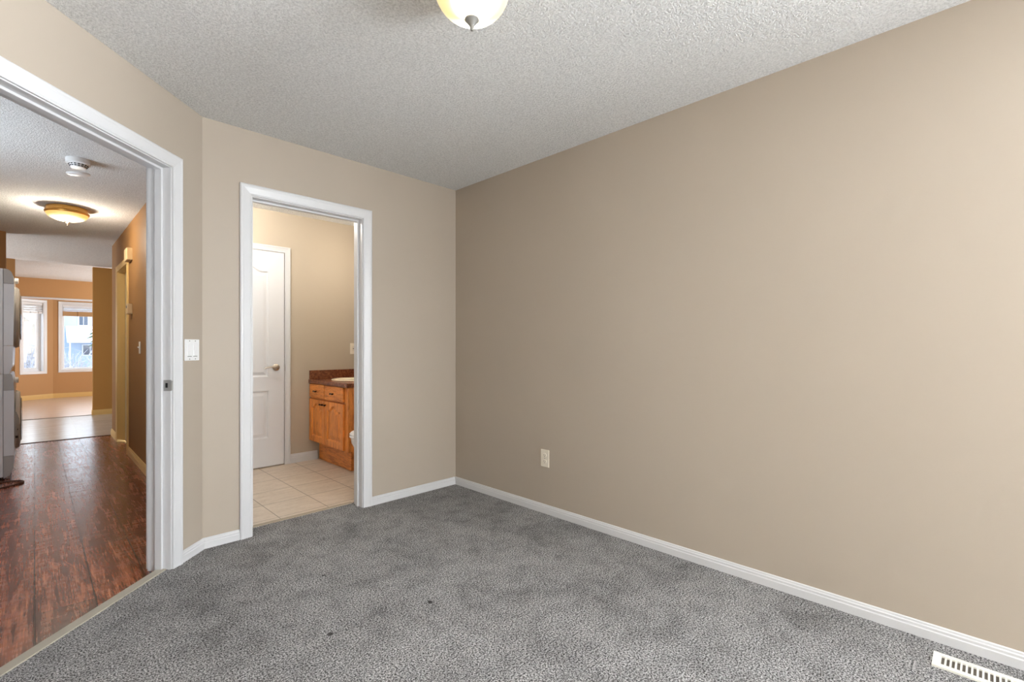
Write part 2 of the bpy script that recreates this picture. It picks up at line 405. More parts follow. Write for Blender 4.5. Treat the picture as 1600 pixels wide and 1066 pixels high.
# bathroom beyond the back wall
wall('wall_bathroom_far', (.83, 4.85), (XW, 4.85), T, -.06, H, [BATHPAINT, HALLPAINT], 'beige far wall of the bathroom behind the oak vanity', [(.99, 1.711-.83-.0+.0, -.06, 2.05)] if False else [])
struct('floor_bathroom', prism(B(), [(.84, 3.30), (XW+.01, 3.30), (XW+.01, 4.86), (.84, 4.86)], -.03, -.004), BTILE, 'beige square floor tiles of the bathroom', 'floor')
struct('ceiling_bathroom', prism(B(), [(.71, 3.2), (2.6, 3.2), (2.6, 4.97), (.71, 4.97)], H, H+.1), CEIL, 'stippled ceiling of the bathroom', 'ceiling')
base('baseboard_bathroom', [(1.772, 4.85), (2.04, 4.85)], 'tall white baseboard between bathroom door and oak vanity', h=.088, side=-1, z=-.004)
struct('trim_1', box(B(), .93, 1.64, 3.28, 3.318, -.01, .004, .003), THRESH, 'beige threshold strip between bedroom carpet and bathroom tile', 'threshold')
# hall
HX = .71
wall('wall_hall_right', (HX, 3.16), (HX, 8.04), T, -.06, H, [HALLPAINT, BATHPAINT], 'tan hall wall with thermostat, chime and lamplight-tinted door casing', [(6.56-3.16-.018, 7.40-3.16+.018, -.06, 2.048)], side=-1)
wall('wall_hall_left', (-1.0, .9), (-1.0, 8.0), T, -.06, H, [HALLPAINT], 'tan hall wall behind the stacked washer and dryer', [(2.65, 3.75, .95, 2.05)], side=1)
wall('wall_hall_end', (-1.0, .9), (-.52, .9), T, -.06, H, [HALLPAINT], 'tan wall closing the hall behind the entry door', side=-1)
wall('wall_alcove', (-1.0, 7.85), (-.23, 7.85), T, -.06, H, [HALLPAINT], 'tan wall stub beyond the stacked dryer', side=1)
struct('floor_hall', prism(B(), [(-1.0, .9), (-.46, .9), (-.46, 2.0), dg(1.45, -1.78), dg(2.6, -1.78), (HX+.08, 3.30), (HX+.08, 8.05), (-1.0, 8.05)], -.035, -.008), WOOD, 'glossy red brown plank floor of the hall', 'floor')
struct('ceiling_hall', prism(B(), [(-1.12, .78), (-.46, .78), (-.46, 2.0), dg(1.3, -1.80), (.62, 3.22), (.72, 3.22), (.83, 4.95), (.83, 8.05), (-1.12, 8.05)], H, H+.1), CEIL, 'stippled hall ceiling carrying lamp and smoke detector', 'ceiling')
base('baseboard_hall', [(HX, 3.40), (HX, 6.49)], 'lamplight-tinted baseboard on the near hall wall', LAMPLIT, h=.085, side=1, z=-.008)
base('baseboard_hall_far', [(HX, 7.47), (HX, 8.04+.0), (HX+.12, 8.04)], 'lamplight-tinted baseboard at the end of the hall wall', LAMPLIT, h=.085, side=1, z=-.008)
struct('trim_2', prism(B(), [dg(2.444, -1.770), dg(2.444, -1.815), dg(1.578, -1.815), dg(1.578, -1.770)], -.012, .005), STRIP, 'beige edge strip between hall planks and bedroom carpet', 'threshold')
struct('trim_3', box(B(), -.23, HX, 8.035, 8.065, -.012, -.002, .003), mat('dark_floor_divider', (70, 52, 44), .5), 'dark divider strip between hall planks and kitchen tile', 'threshold')
# kitchen strip, front room and bay
wall('wall_kitchen_left', (-2.5, 7.97), (-2.5, 10.5), T, -.06, H+.03, [HALLPAINT], 'tan side wall of the kitchen', side=1)
wall('wall_kitchen_right', (3.0, 8.0), (3.0, 10.8), T, -.06, H+.03, [HALLPAINT], 'tan end wall right of the kitchen', side=-1)
wall('wall_kitchen_near', (HX+.12, 8.04), (3.1, 8.04), T, -.06, H+.03, [HALLPAINT], 'tan kitchen wall backing on the hall doorway', side=-1)
wall('wall_kitchen_near_left', (-1.0, 7.97), (-2.6, 7.97), T, -.06, H+.03, [HALLPAINT], 'tan kitchen wall left of the hall', side=1)
wall('wall_pillar', (.69, 10.60), (3.1, 10.60), T, -.06, H+.03, [paint('lightened_hall_paint', (190, 142, 78), .6)], 'tan wall end with lamplight-tinted baseboard beyond the hall', side=1)  # hall paint made lighter, standing in for more light on this wall
wall('wall_front_left', (-2.6, 10.46), (-.21, 10.46), T, -.06, H+.03, [HALLPAINT], 'tan wall end left of the front room', side=1)
struct('floor_kitchen', prism(B(), [(-2.5, 8.05), (3.0, 8.05), (3.0, 10.62), (-2.5, 10.62)], -.035, -.008), KTILE, 'pale grey tiles of the kitchen strip', 'floor')
struct('ceiling_kitchen', prism(B(), [(-2.6, 8.05), (3.1, 8.05), (3.1, 10.5), (-2.6, 10.5)], H+.03, H+.1), CEIL, 'lighter stippled ceiling over the kitchen strip', 'ceiling')
base('baseboard_pillar', [(3.0, 10.60), (.69, 10.60), (.69, 10.72)], 'lamplight-tinted baseboard on the wall end beyond the hall', LAMPLIT, h=.085, side=1, z=-.008)
FY = 13.4; BY = 14.7
wall('wall_front_right', (3.0, 10.7), (3.0, FY+.1), T, -.06, H+.06, [FRONTPAINT], 'tan side wall at the right of the front room', side=-1)
wall('wall_front_side', (-3.0, 10.4), (-3.0, FY+.1), T, -.06, H+.06, [FRONTPAINT], 'tan side wall at the left of the front room', side=1)
wall('wall_bay_header', (-3.0, FY), (3.0, FY), T, 2.12, H+.06, [FRONTPAINT], 'tan header across the front of the bay', side=1)
struct('trim_4', box(B(), -1.96, 3.0, FY-.012, FY+T+.005, 2.095, 2.125, .003), WHITE, 'white edge under the bay header', 'trim')
struct('floor_front', prism(B(), [(-3.0, 10.62), (3.0, 10.62), (3.0, FY+.2), (2.0, BY+.05), (.29, BY+.05), (-1.98, FY+.05), (-3.0, FY+.05)], -.035, -.008), PALEFLOOR, 'pale beige floor of the front room', 'floor')
struct('ceiling_front', prism(B(), [(-3.1, 10.5), (3.1, 10.5), (3.1, FY+.1), (-3.1, FY+.1)], H+.06, H+.14), CEIL, 'stippled ceiling of the front room', 'ceiling')
struct('ceiling_bay', prism(B(), [(-2.2, FY+.05), (3.1, FY+.05), (2.3, BY+.15), (.29, BY+.15)], 2.22, 2.30), CEIL, 'low white ceiling inside the bay', 'ceiling')
struct('trim_5', box(B(), -.21, .69, 10.60, 10.63, -.012, -.002, .003), mat('grey_floor_divider', (140, 120, 104), .5), 'thin divider strip between kitchen tile and pale floor', 'threshold')
# bay walls with their two windows in sight
W2 = (.374+.055, 1.60, .61, 2.09)
wall('wall_bay_centre', (.29, BY), (2.2, BY), .16, -.06, 2.26, [FRONTPAINT], 'tan middle wall of the bay with the larger window', [(W2[0]-.29, W2[1]-.29, W2[2], W2[3])], side=1)
AD = Vector((-math.cos(R(30)), -math.sin(R(30)), 0)); AN = Vector((-AD.y, AD.x, 0))   # along the angled bay wall, and into the room
AO = Vector((.29, BY, 0))
if AN.y > 0: AN = -AN
W1 = (.117+.05, .595-.05, .59, 2.10)
pe = AO+AD*2.62
wall('wall_bay_left', (AO.x, AO.y), (pe.x, pe.y), .16, -.06, 2.26, [FRONTPAINT], 'tan angled wall of the bay with the narrow window', [(W1[0], W1[1], W1[2], W1[3])], side=-1)
wall('wall_bay_right', (2.2, BY), (3.0, FY+.1), .16, -.06, 2.26, [FRONTPAINT], 'tan wall closing the right of the bay', side=1)
pb = AO+AD*2.5
base('baseboard_bay', [(2.2, BY), (AO.x, AO.y), (pb.x, pb.y)], 'lamplight-tinted baseboard running around the bay', LAMPLIT, h=.10, side=1, z=-.008)

def window(name, o, s, n, a0, a1, z0, z1, label, cw, depth=.16, sash=False):
    """o + s*a along the wall, n into the room"""
    root = thing(name, label, 'window', kind='structure')
    bm = casing_bm(B(), o, s, n, a0, a1, z1, w=cw, z0=z0, closed=True); obj('window_casing', bm, VINYL, root)
    bm = B()
    for (p, q, r, t) in ((a0, a1, z0, z0+.012), (a0, a1, z1-.012, z1), (a0, a0+.012, z0+.012, z1-.012), (a1-.012, a1, z0+.012, z1-.012)):
        obox(bm, o, s, n, p, q, -depth+.01, .004, r, t)
    obj('window_reveal', bm, VINYL, root)
    bm = B(); f = .035; i0, i1, j0, j1 = a0+.012, a1-.012, z0+.012, z1-.012
    for (p, q, r, t) in ((i0, i1, j0, j0+f), (i0, i1, j1-f, j1), (i0, i0+f, j0+f, j1-f), (i1-f, i1, j0+f, j1-f)):
        obox(bm, o, s, n, p, q, -depth+.02, -depth+.07, r, t, .003)
    obj('window_frame', bm, VINYL, root)
    g0, g1, h0, h1 = i0+f, i1-f, j0+f, j1-f
    if sash:
        bm = B(); f2 = .04
        for (p, q, r, t) in ((g0, g1, h0, h0+f2), (g0, g1, h1-f2, h1), (g0, g0+f2, h0+f2, h1-f2), (g1-f2, g1, h0+f2, h1-f2)):
            obox(bm, o, s, n, p, q, -depth+.03, -depth+.06, r, t, .003)
        sh = obj('window_sash', bm, VINYL, root)
        bm = B(); obox(bm, o, s, n, (g0+g1)/2-.03, (g0+g1)/2+.03, -depth+.06, -depth+.075, h0+.008, h0+.026, .003); obj('crank', bm, VINYL, sh)
        g0, g1, h0, h1 = g0+f2, g1-f2, h0+f2, h1-f2
    bm = B(); obox(bm, o, s, n, g0-.004, g1+.004, -depth+.042, -depth+.048, h0-.004, h1+.004); obj('window_pane', bm, GLASS, root)
    return root
window('window_1', AO, AD, AN, *W1, 'narrow white casement window in the angled bay wall', .05, sash=True)
window('window_2', (0, BY, 0), (1, 0, 0), (0, -1, 0), *W2, 'larger white window in the middle of the bay', .055)
window('window_3', (XW, 0, 0), (0, 1, 0), (-1, 0, 0), -2.8, -1.2, .85, 2.1, 'white bedroom window in the long right wall', .066, .12)
window('window_4', (0, -3.2, 0), (1, 0, 0), (0, 1, 0), .25, 1.85, .85, 2.1, 'white bedroom window in the end wall', .066, .12)

window('added_window', (-1.0, 0, 0), (0, 1, 0), (1, 0, 0), 3.55, 4.65, .95, 2.05, 'added unseen hall window beyond the entry door', .066, .12)  # window put in out of view to hold the hall fill light
def blind(name, label, o, s, n, a0, a1, zt, rows, tan):
    o = Vector(o); root = thing(name, label, 'blind', group='raised window blinds in the bay')
    bm = obox(B(), o, s, n, a0, a1, -.075, -.02, zt-.045, zt, .004); obj('headrail', bm, PLASTIC, root)
    z = zt-.05
    for k in range(rows):
        bm = obox(B(), o, s, n, a0+.005, a1-.005, -.078, -.022, z-.036, z, .006); obj('slat_bundle', bm, SHADEW, root); z -= .046
    bm = obox(B(), o, s, n, a0+.004, a1-.004, -.08, -.016, z-(.11 if tan else .05), z, .005); r = obj('bottom_rail', bm, BAMBOO if tan else PLASTIC, root)
    for f in (.22, .62):
        a = a0+(a1-a0)*f; bm = obox(B(), o, s, n, a-.012, a+.012, -.016, -.0145, z-(.11 if tan else .05), z); obj('ladder_tape', bm, mat('blind_tape', (160, 124, 84) if tan else (200, 200, 200), .8), r)
blind('window_blind', 'raised blind with tan lower band in the larger bay window', (0, BY, 0), (1, 0, 0), (0, -1, 0), W2[0]+.015, W2[1]-.015, W2[3]-.014, 2, True)
blind('window_blind', 'raised all white blind in the narrow bay window', AO, AD, AN, W1[0]+.015, W1[1]-.015, W1[3]-.014, 3, False)

# ------------------------------------------------------------------ door frames
def frame(name, label, o, s, n, s0, s1, zt, depth, m, z0=0, stop=True, both=True, w=.066):
    """casing is the frame's own mesh; jamb boards and stop are its parts. opening s0..s1, n into the room"""
    bm = casing_bm(B(), o, s, n, s0-.005, s1+.005, zt+.005, z0=z0, w=w)
    if both:
        o2 = Vector(o)-Vector(n)*depth; casing_bm(bm, o2, s, -Vector(n), s0-.005, s1+.005, zt+.005, z0=z0, w=w)
    root = struct(name, bm, m, label, 'door frame')
    bm = B(); j = .018
    obox(bm, o, s, n, s0-j, s0, -depth, 0, z0-.02, zt+j); obox(bm, o, s, n, s1, s1+j, -depth, 0, z0-.02, zt+j); obox(bm, o, s, n, s0, s1, -depth, 0, zt, zt+j)
    obj('jamb', bm, m, root)
    if stop:
        bm = B(); a, b = stop
        obox(bm, o, s, n, s0, s0+.012, a, b, z0, zt, .002); obox(bm, o, s, n, s1-.012, s1, a, b, z0, zt, .002); obox(bm, o, s, n, s0+.012, s1-.012, a, b, zt-.012, zt, .002)
        obj('door_stop', bm, m, root)
    return root
EO = dg(0, XL); ES = (S2, S2, 0); EN = (S2, -S2, 0)        # entry wall frame: along = depth, normal = into the bedroom
f1 = frame('trim_6', 'white moulded frame of the wide hall doorway', (*EO, 0), ES, EN, 1.576, 2.446, 2.059, T, WHITE, stop=(-.075, -.040))
# strike plate on the visible jamb
bm = B(); obox(bm, (*EO, 0), ES, EN, 2.4435, 2.4462, -.036, .004, .915, .972, .0008); sp = obj('strike_plate', bm, STEEL, f1)
bm = B(); obox(bm, (*EO, 0), ES, EN, 2.4425, 2.4437, -.025, -.014, .932, .956); obj('latch_hole', bm, DARK, sp)
bm = B(); obox(bm, (*EO, 0), ES, EN, 2.438, 2.447, .002, .012, .918, .969, .002); obj('strike_lip', bm, STEEL, sp)
f2 = frame('trim_7', 'white moulded frame of the narrow bathroom doorway', (0, YB, 0), (1, 0, 0), (0, -1, 0), .93, 1.64, 2.044, T, WHITE, stop=(-.080, -.045))
f3 = frame('trim_8', 'white frame around the closed bathroom door', (0, 4.85, 0), (1, 0, 0), (0, -1, 0), 1.0, 1.712, 2.047, .0, WHITE, z0=-.004, stop=False, both=False, w=.055) if False else None
bm = casing_bm(B(), (0, 4.85, 0), (1, 0, 0), (0, -1, 0), .992, 1.717, 2.050, z0=-.004, w=.055)
f3 = struct('trim_8', bm, WHITE, 'white casing around the closed bathroom door', 'door frame')
f4 = frame('trim_9', 'lamplight-tinted frame of the doorway in the hall wall', (HX, 0, 0), (0, 1, 0), (-1, 0, 0), 6.56, 7.40, 2.03, T, LAMPLIT, z0=-.008, stop=False)

# open bathroom door, seen edge on
d1 = struct('door_1', box(B(), .934, .969, 3.266, 3.966, .012, 2.035, .002), DOORW, 'white bathroom door swung open, seen edge on behind the left jamb', 'door')
for z in (.25, 1.13, 1.85):
    bm = B(); lathe(bm, [(0, -.045), (.006, -.045), (.006, .045), (0, .045)], 12, (.934, 3.262, z)); box(bm, .936, .952, 3.2645, 3.2665, z-.045, z+.045); obj('hinge', bm, STEEL, d1, True)
# closed door in the far bathroom wall
y = 4.842
bm = B(); o = (0, y-.012, 0); u = (1, 0, 0); n = (0, -1, 0)
panel_cell(bm, o, u, n, 1.0, 1.709, .79, 2.044, 1.145, 1.567, .855, 1.925, .075, (.009, .002), (.012, .045))
panel_cell(bm, o, u, n, 1.0, 1.709, .008, .79, 1.145, 1.567, .275, .722, 0, (.009, .002), (.012, .045))
box(bm, 1.0, 1.709, y-.0035, y+.006, .008, 2.044)
for (a0, a1, c0, c1) in ((1.0, 1.0005, .008, 2.044), (1.7085, 1.709, .008, 2.044), (1.0, 1.709, 2.0435, 2.044), (1.0, 1.709, .008, .0085)): box(bm, a0, a1, y-.012, y, c0, c1)
d2 = struct('door_2', bm, DOORW, 'closed white panelled door with lever handle at the bathroom far wall', 'door')
hc = (1.635, y-.012, .942)
bm = lathe(B(), [(0, 0), (.033, 0), (.033, -.004), (.028, -.010), (.014, -.014), (.011, -.040), (0, -.040)], 32, hc, 'y'); hd = obj('door_handle', bm, NICKEL, d2, True)
bm = tube(B(), smooth_path([(1.635, hc[1]-.036, .942), (1.610, hc[1]-.046, .946), (1.575, hc[1]-.046, .950), (1.545, hc[1]-.044, .944), (1.522, hc[1]-.042, .934)], 6), [.0105]*6+[.0095]*6+[.008]*6+[.0065]*7, 12); obj('lever', bm, NICKEL, hd, True)
bm = box(B(), 1.7092, 1.7165, y-.016, y-.006, .905, .975, .002); obj('latch_plate', bm, STEEL, d2)
# door behind the hall doorway
bm = box(B(), .775, .81, 6.563, 7.397, 0, 2.027, .002)
d3 = struct('door_3', bm, mat('cream_door_skin', (228, 208, 160), .4), 'cream door set back in the hall doorway', 'door')
bm = lathe(B(), [(0, 0), (.03, 0), (.03, -.01), (.012, -.016), (.012, -.035), (.027, -.05), (.022, -.065), (0, -.07)], 24, (.775, 6.63, .94), 'x'); obj('door_knob', bm, NICKEL, d3, True)

# ------------------------------------------------------------------ switches, sockets, wall boxes
def plate_thing(name, label, cat, o, s, n, w, h, m, kind):
    """o = plate centre on the wall"""
    rz = math.atan2(s[1], s[0]); root = thing(name, label, cat, o, rz)      # local x along the wall, local -y into the room
    bm = box(B(), -w/2, w/2, -.006, 0, -h/2, h/2, .003); obj('cover_plate', bm, m, root)
    if kind == 'rocker2':
        for dx in (-.023, .023):
            bm = box(B(), dx-.0165, dx+.0165, -.0085, -.004, -.033, .033, .0015)
            rk = obj('rocker', bm, m, root)
            bm = box(B(), dx-.015, dx+.015, -.0112, -.0080, -.031, -.004, .001); obj('rocker_tilt', bm, m, rk)
            bm = box(B(), dx-.0165, dx+.0165, -.0066, -.0058, -.0365, -.0333); obj('rocker_gap', bm, GREYSLOT, rk)
            for dz in (-.049, .049):
                bm = lathe(B(), [(0, -.0072), (.003, -.0072), (.003, -.004), (0, -.004)], 12, (dx, 0, dz), 'y'); obj('screw', bm, GREYSLOT, root)
    elif kind == 'duplex':
        for dz in (-.021, .021):
            bm = lathe(B(), [(0, -.009), (.0155, -.009), (.0165, -.008), (.0165, -.004), (0, -.004)], 28, (0, 0, dz), 'y', 1, .9); rc = obj('receptacle', bm, m, root, True)
            bm = B(); box(bm, -.0075, -.0055, -.0094, -.0088, dz-.003, dz+.007); box(bm, .0055, .0075, -.0094, -.0088, dz-.003, dz+.006); lathe(bm, [(0, -.0094), (.0026, -.0094), (.0026, -.0088), (0, -.0088)], 10, (0, 0, dz-.008), 'y'); obj('slots', bm, mat('socket_slot', (96, 92, 86), .7), rc)
        bm = lathe(B(), [(0, -.0075), (.003, -.0075), (.003, -.004), (0, -.004)], 12, (0, 0, 0), 'y'); obj('screw', bm, GREYSLOT, root)
    elif kind == 'decora':
        bm = box(B(), -.0165, .0165, -.009, -.004, -.033, .033, .0015); rc = obj('receptacle', bm, m, root)
        bm = B()
        for dz in (-.018, .018):
            box(bm, -.0075, -.0055, -.0095, -.0088, dz-.005, dz+.005); box(bm, .0055, .0075, -.0095, -.0088, dz-.005, dz+.005)
        box(bm, -.008, .008, -.0098, -.0088, -.004, .004); obj('slots', bm, DARK, rc)
    elif kind == 'toggle':
        bm = B(); box(bm, -.0055, .0055, -.0075, -.004, -.013, .013); t0 = obj('toggle_slot', bm, m, root)
        bm = prism(B(), [(-.006, -.009), (-.020, .002), (-.020, .009), (-.006, .010)], -.004, .004, 'x'); obj('toggle', bm, m, t0)
    return root
def dpt(D): return dg(D, XL)
p = dpt(2.603); plate_thing('light_switch', 'white double rocker switch beside the hall doorway', 'light switch', (p[0], p[1], 1.124), (S2, S2), None, .116, .116, PLASTIC, 'rocker2')
plate_thing('wall_socket', 'ivory double socket low on the long beige wall', 'socket', (XW, 2.155, .376), (0, -1), None, .072, .118, IVORY, 'duplex')
plate_thing('wall_socket', 'off white socket on the bathroom wall above the vanity', 'socket', (2.427, 4.85, 1.118), (1, 0), None, .072, .116, IVORY, 'decora')
plate_thing('light_switch', 'cream toggle switch on the tan hall wall', 'light switch', (HX, 5.715, 1.13), (0, -1), None, .072, .116, IVORY, 'toggle')
ch = thing('door_chime', 'beige door chime box high on the hall wall by the door casing', 'door chime', (HX, 6.33, 2.03))
bm = box(B(), -.045, 0, -.11, .11, 0, .125, .006); obj('chime_cover', bm, TANPL, ch)
bm = box(B(), -.012, 0, -.116, -.108, .006, .119); obj('chime_base', bm, TANPL, ch)
th = thing('thermostat', 'small beige thermostat box below the door chime', 'thermostat', (HX, 6.27, 1.475))
bm = box(B(), -.042, 0, -.065, .065, 0, .105, .005); obj('thermostat_cover', bm, TANPL, th)
bm = box(B(), -.0435, -.0415, -.035, .035, .06, .085); obj('thermostat_dial_window', bm, GREYSLOT, th)

# ------------------------------------------------------------------ ceiling lamps and smoke detector
def lamp(name, label, loc, r, drop, rim_m, bowl_m, fin_m, pan_h=.030, watts=0):
    root = thing(name, label, 'ceiling lamp', loc)
    bm = lathe(B(), [(0, 0), (r*.86, 0), (r*.98, -.008), (r*.99, -pan_h+.006), (r*.95, -pan_h), (0, -pan_h)], 64); obj('ceiling_pan', bm, rim_m, root, True)
    z0 = -pan_h
    bm = lathe(B(), [(r*.93, z0+.004), (r*1.04, z0+.002), (r*1.06, z0-.008), (r*1.03, z0-.018), (r*.985, z0-.020), (r*.93, z0-.006)], 64)
    bm2 = bm; obj('rim', bm2, rim_m, root, True)
    prof = []; zr = z0-.012
    N = 14
    for k in range(N+1):
        a = k/N*PI/2; prof.append((r*math.cos(a)**.85 if k < N else 0, zr-(drop)*math.sin(a)**1.0))
    inner = [(max(q-.004, 0), h+.004) for q, h in prof[:-1]]+[(0, prof[-1][1]+.004)]
    bm = lathe(B(), prof, 64); obj('glass_bowl', bm, bowl_m, root, True)
    zb = zr-drop
    bm = lathe(B(), [(0, zb+.006), (.023, zb+.004), (.025, zb-.003), (.018, zb-.010), (.015, zb-.015), (.011, zb-.020), (.008, zb-.024), (.007, zb-.030), (.004, zb-.040), (0, zb-.041)], 32); obj('finial', bm, fin_m, root, True)
    if watts: point('hall_lamp_bulbs', (loc[0], loc[1], loc[2]+zb-.09), watts, (1.0, .90, .74), .04)
    return root
LP = (1.665, -.140)
def DX(D, X): return ((D+X)*S2, (D-X)*S2)
bp = DX(*LP)
BOWL1 = bowl_glass('lit_alabaster_bedroom_bowl', (255, 248, 226), (255, 226, 150), 9.0, .86, [(.05, .05, -.12), (-.03, -.05, -.13)], .12)
lamp('ceiling_lamp', 'lit alabaster bowl lamp on the bedroom ceiling', (*bp, H), .132, .115, mat('white_lamp_pan', (226, 218, 204), .4), BOWL1, mat('grey_finial', (112, 110, 106), .5), .028)
BOWL2 = bowl_glass('lit_alabaster_hall_bowl', (255, 244, 206), (255, 198, 96), 14.0, .95, [(0, -.04, -.11), (.0, .05, -.11)], .13)
lamp('ceiling_lamp', 'lit bowl lamp with brass rim on the hall ceiling', (.216, 6.09, H), .150, .070, BRASS, BOWL2, NICKEL, .046, 17)

sd = thing('smoke_detector', 'white round smoke detector with tilted cover on the hall ceiling', 'smoke detector', (.215, 4.47, H))
bm = lathe(B(), [(0, 0), (.066, 0), (.068, -.004), (.066, -.032), (.058, -.036), (0, -.036)], 48); obj('mounting_base', bm, PLASTIC, sd, True)
bm = lathe(B(), [(0, -.036), (.054, -.036), (.040, -.060), (0, -.060)], 48); vr = obj('vent_ring', bm, PLASTIC, sd, True)
bm = B()
for k in range(16):
    for (rr, zz) in ((.0515, -.0420), (.0455, -.0515)):
        q = set(bm.verts); box(bm, -.006, .006, -.0015, .0015, -.003, .003)
        M = Matrix.Rotation(2*PI*k/16, 4, 'Z') @ Matrix.Translation((0, -rr, zz)) @ Matrix.Rotation(R(32), 4, 'X')
        for v in bm.verts:
            if v not in q: v.co = M @ v.co
obj('vent_slots', bm, DARK, vr)
bm = lathe(B(), [(0, .008), (.058, .008), (.064, .004), (.064, -.004), (.050, -.010), (0, -.011)], 48)
cv = obj('hanging_cover', bm, PLASTIC, sd, True); cv.location = (0, 0, -.100); cv.rotation_euler = Matrix.Rotation(R(9), 3, Vector((S2, -S2, 0))).to_euler()

# ------------------------------------------------------------------ floor register
rg = thing('floor_register', 'off white slotted floor register by the right baseboard', 'floor register', (2.325, .012, 0))
bm = B(); L0, L1, w = -.155, .135, .052; zt = .007
N = 18; slots = [L1-.024-k*.0139 for k in range(N)]
box(bm, -w, -.030, L0, L1, 0, zt); box(bm, .030, w, L0, L1, 0, zt); box(bm, -.030, .030, L1-.018, L1, 0, zt); box(bm, -.030, .030, L0, L0+.018, 0, zt)
obj('register_frame', bm, REG, rg)
for k in range(N+1):
    yk = L1-.018-k*.0139
    bm = box(B(), -.030, .030, max(yk-.0056, L0+.001), yk, .0005, zt-.001); obj('louvre', bm, REG, rg)
bm = box(B(), -.032, .032, L0+.01, L1-.01, .0003, .0012); obj('damper', bm, mat('grey_damper', (96, 88, 80), .6), rg)

# ------------------------------------------------------------------ bathroom vanity, counter, sink, toilet
VX, VY0, VY1, ZC = 1.972, 4.032, 4.842, .775
vn = thing('vanity_cabinet', 'honey oak vanity cabinet with arched doors in the bathroom', 'vanity', (VX, VY0, 0))
def loc(bm):
    for v in bm.verts: v.co -= Vector((VX, VY0, 0))
    return bm
bm = B(); box(bm, VX, VX+.018, VY0, VY1, .195, ZC); box(bm, VX+.018, XW-.004, VY0, VY0+.016, .195, ZC); box(bm, VX+.018, XW-.004, VY1-.016, VY1, .195, ZC)
box(bm, VX+.018, XW-.004, VY0+.016, VY1-.016, .195, .211)
obj('carcass', loc(bm), OAKZ, vn)
bm = B(); box(bm, VX+.085, XW-.004, VY0+.115, VY1, -.004, .195); obj('toe_kick', loc(bm), OAKY, vn)
def knob(parent, y, z):
    bm = B(); x0 = VX-.020
    lathe(bm, [(0, 0), (.006, 0), (.005, -.012), (.006, -.018), (0, -.018)], 12, (x0, y, z), 'x')
    lathe(bm, [(0, -.024), (.0085, -.023), (.008, -.016), (.0045, 0), (.008, .016), (.0085, .023), (0, .024)], 14, (x0-.022, y, z), 'y'); obj('knob', loc(bm), BRONZE, parent, True)
for (ya, yb, kn) in ((4.487, 4.832, 4.516), (4.095, 4.479, 4.450)):
    bm = B(); x = VX-.020
    panel_cell(bm, (x, 0, 0), (0, 1, 0), (-1, 0, 0), ya, yb, .205, .622, ya+.052, yb-.052, .258, .588, .045, (.011, .002), (.012, .052))
    for (a, b, c, d) in ((ya, ya+.0005, .205, .622), (yb-.0005, yb, .205, .622), (ya, yb, .205, .2055), (ya, yb, .6215, .622)): box(bm, x, x+.019, a, b, c, d)
    dd = obj('cabinet_door', loc(bm), OAKZ, vn); knob(dd, kn, .585)
    bm = box(B(), x, x+.019, ya, yb, .637, .768, .005); dr = obj('drawer_front', loc(bm), OAKY, vn); knob(dr, (ya+yb)/2, .703)
ct = thing('vanity_countertop', 'speckled brown laminate countertop with upstand on the vanity', 'countertop', (1.951, 4.016, ZC))
def loc2(bm):
    for v in bm.verts: v.co -= Vector((1.951, 4.016, ZC))
    return bm
# slab with an oval cut-out for the basin
SX, SY = 2.215, 4.43; N = 48
bm = B(); x0, x1, y0, y1 = 1.951, XW, 4.016, 4.85
def ring(rx, ry, z): return [bm.verts.new((SX+rx*math.cos(2*PI*k/N), SY+ry*math.sin(2*PI*k/N), z)) for k in range(N)]
def rect(z):
    out = []
    for k in range(N):
        c, s = math.cos(2*PI*k/N), math.sin(2*PI*k/N)
        f = min(((x1 if c > 0 else x0)-SX)/c if abs(c) > 1e-6 else 1e9, ((y1 if s > 0 else y0)-SY)/s if abs(s) > 1e-6 else 1e9)
        out.append(bm.verts.new((SX+c*f, SY+s*f, z)))
    # snap the nearest sample to each corner
    for cx in (x0, x1):
        for cy in (y0, y1):
            v = min(out, key=lambda v: (v.co.x-cx)**2+(v.co.y-cy)**2); v.co.x, v.co.y = cx, cy
    return out
rt, it, ib, rb = rect(ZC+.036), ring(.165, .215, ZC+.036), ring(.165, .215, ZC), rect(ZC)
for a, b in ((rt, it), (it, ib), (ib, rb), (rb, rt)):
    for k in range(N): bm.faces.new((a[k], a[(k+1) % N], b[(k+1) % N], b[k]))
obj('counter_slab', loc2(bm), LAM, ct)
bm = B(); box(bm, XW-.019, XW-.001, 4.016, 4.848, ZC+.036, ZC+.125, .003); box(bm, 1.956, XW-.019, 4.830, 4.848, ZC+.036, ZC+.125, .003); obj('backsplash', loc2(bm), LAM, ct)
bm = lathe(B(), [(.185, 0), (.190, .006), (.182, .013), (.165, .012), (.157, .004), (.148, -.03), (.12, -.09), (.06, -.125), (0, -.13), ], 48, sx=1, sy=1.28)
sk = obj('basin', bm, SINKM, ct, True, (SX-1.951, SY-4.016, .036)); sk['label'] = 'cream oval basin let into the countertop'
bm = B(); tube(bm, smooth_path([(.20, 0, .0), (.20, 0, .07), (.18, 0, .105), (.13, 0, .11), (.09, 0, .09)], 6), .011); lathe(bm, [(0, 0), (.026, 0), (.024, .012), (.012, .02), (0, .02)], 24, (.20, 0, 0)); obj('faucet', bm, NICKEL, sk, True)

